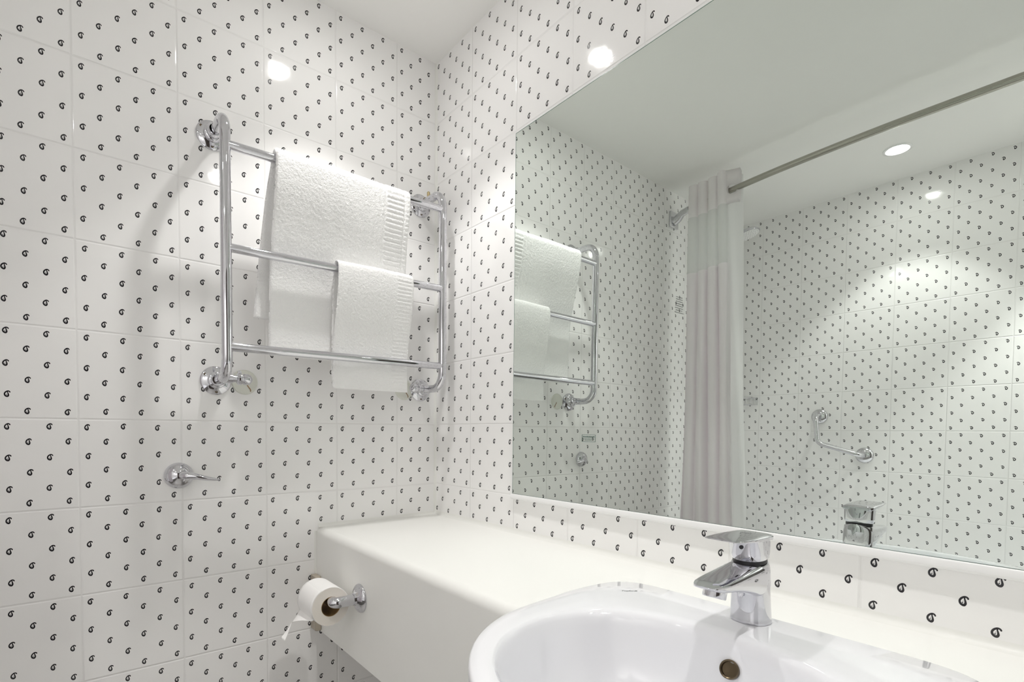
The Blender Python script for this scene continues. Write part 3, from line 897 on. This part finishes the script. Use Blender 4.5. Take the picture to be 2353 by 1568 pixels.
# the bath itself lies below the sight line of the mirror; simple but whole
bt = thing('bathtub', 'white bathtub with an added light-absorbing grey panel, along the wall opposite the mirror', 'bathtub')
bx0, bx1, by0, by1, bz1 = .002, 1.72, YT + .002, -1.46, -.60
cx_, cy_ = (bx0 + bx1) / 2, (by0 + by1) / 2
def rr_ring(hx, hy, z, n): return [(cx_ + hx * math.copysign(abs(math.cos(a)) ** (2 / n), math.cos(a)), cy_ + hy * math.copysign(abs(math.sin(a)) ** (2 / n), math.sin(a)), z) for a in [2 * PI * k / 72 for k in range(72)]]
HX, HY = (bx1 - bx0) / 2, (by1 - by0) / 2
bm = bmesh.new()
loft(bm, [rr_ring(HX - .03, HY - .03, bz1 - .04, 40), rr_ring(HX, HY, bz1 - .03, 40), rr_ring(HX, HY, bz1 - .004, 40), rr_ring(HX - .005, HY - .005, bz1, 40), rr_ring(HX - .07, HY - .06, bz1, 8),
          rr_ring(HX - .085, HY - .075, bz1 - .015, 7), rr_ring(HX - .13, HY - .10, bz1 - .25, 5), rr_ring(HX - .20, HY - .15, bz1 - .40, 4), rr_ring(HX - .4, HY - .25, bz1 - .42, 3)], close_start=True)
obj('tub_shell', bm, 'ceramic', bt)
bm = bmesh.new(); box(bm, bx0, bx1 - .02, by1 - .045, by1 - .020, FLOOR + .001, bz1 - .041); obj('added_panel', bm, 'panel', bt, smooth=False)  # unseen panel, added in grey to dim the bounce onto the worktop front

# ------------------------------------------------------------------ things by the bath (seen in the mirror)
gb = thing('grab_bar', 'angled chrome grab bar on the tiled wall behind the bath, seen in the mirror', 'grab bar')
g1 = Vector((.441, YT, .076)); g2 = Vector((.640, YT, -.120)); off = Vector((0, .058, 0)); ge = Vector((.452, YT, -.062))
for g in (g1, g2):
    bm = bmesh.new(); lathe(bm, [(0, .0004), (.038, .0004), (.038, .004), (.034, .010), (.024, .016), (.013, .018), (0, .018)], g, (0, 1, 0)); obj('wall_flange', bm, 'brushed', gb)
def bez(p0, p1, p2, n=8): return [(1 - t_) ** 2 * p0 + 2 * t_ * (1 - t_) * p1 + t_ * t_ * p2 for t_ in [i / n for i in range(n + 1)]]
d1 = (ge - g1).normalized(); d2 = (g2 - ge).normalized()
path = [g1 + Vector((0, .006, 0))] + bez(g1 + off * .35, g1 + off, g1 + off + d1 * .035) + bez(ge + off - d1 * .028, ge + off, ge + off + d2 * .028) + bez(g2 + off - d2 * .035, g2 + off, g2 + off * .35) + [g2 + Vector((0, .006, 0))]
bm = bmesh.new(); tube(bm, path, .0115, 24); obj('bar', bm, 'brushed', gb)

sh = thing('hand_shower', 'round chrome hand shower with white face beside the shower curtain, seen in the mirror', 'shower head')
shc = Vector((.192, -1.80, 1.020)); sax = Vector((.30, -.05, -.95)).normalized()
bm = bmesh.new(); lathe(bm, [(0, -.014), (.020, -.014), (.045, -.009), (.056, -.001), (.058, .006), (.056, .011), (.0, .011)], shc, sax); obj('shower_head', bm, 'chrome', sh)
bm = bmesh.new(); lathe(bm, [(0, .0112), (.053, .0112), (.053, .0128), (0, .0128)], shc, sax); fc_ = obj('spray_face', bm, 'plastic', sh)
bm = bmesh.new()
u_ = sax.cross(Vector((0, 1, 0))).normalized(); v_ = sax.cross(u_)
for rr_, nn in ((.012, 6), (.024, 12), (.036, 18), (.047, 24)):
    for k in range(nn):
        a = 2 * PI * k / nn; lathe(bm, [(.0011, .0125), (.0008, .0142), (0, .0142)], shc + u_ * rr_ * math.cos(a) + v_ * rr_ * math.sin(a), sax, 6)
obj('nozzles', bm, 'ink', fc_)
bm = bmesh.new(); tube(bm, catmull([shc - sax * .004 + Vector((-.030, 0, -.004)), (.13, -1.80, .975), (.08, -1.80, .925), (.045, -1.80, .865)], 6), [.020 - .0006 * i for i in range(19)], 20); obj('handle', bm, 'chrome', sh)
bm = bmesh.new(); lathe(bm, [(0, .0004), (.026, .0004), (.026, .006), (.015, .010), (.015, .040), (.018, .044), (.018, .060), (0, .060)], (0, -1.80, .885), (1, 0, 0)); obj('wall_holder', bm, 'chrome', sh)

wb = thing('wire_soap_basket', 'small chrome wire soap basket on the wall behind the bath', 'soap basket')
def wires(bm, ps, r=.0013):
    for p in ps: tube(bm, p, r, 8)
xa, xb, ya, yb_, za, zb2 = .012, .128, YT + .004, YT + .085, .186, .148
bm = bmesh.new()
wires(bm, [[(xa, ya, za), (xb, ya, za), (xb, yb_, za), (xa, yb_, za), (xa, ya, za)]], .0028); obj('rim_wire', bm, 'brushed', wb)
bm = bmesh.new()
wires(bm, [[(x, ya, za), (x, ya, zb2), (x, yb_, zb2), (x, yb_, za)] for x in [xa + (xb - xa) * i / 5 for i in range(6)]] + [[(xa, y, za), (xa, y, zb2), (xb, y, zb2), (xb, y, za)] for y in [ya + (yb_ - ya) * i / 4 for i in range(5)]])
obj('wire_grid', bm, 'brushed', wb)

# printed notice on the left wall beside the curtain: lines of illegible print, flat on the tiles
bm = bmesh.new(); r = random.Random(11)
LN = [(.014, .058), (.012, .062), (.011, .064), (.004, .078), (.006, .072), (.004, .076), (.012, .060), (.000, .084)]
for i, (o_, w_) in enumerate(LN):
    strokes(bm, .0006, -1.536 + (.085 - o_ - w_), .6750 - i * .0112, w_, .0036, (0, 1, 0), r, 1.0)
o = obj('printed_notice', bm, 'ink', smooth=False)
tag(o, 'eight lines of small grey print on the left wall tiles beside the curtain', 'notice')
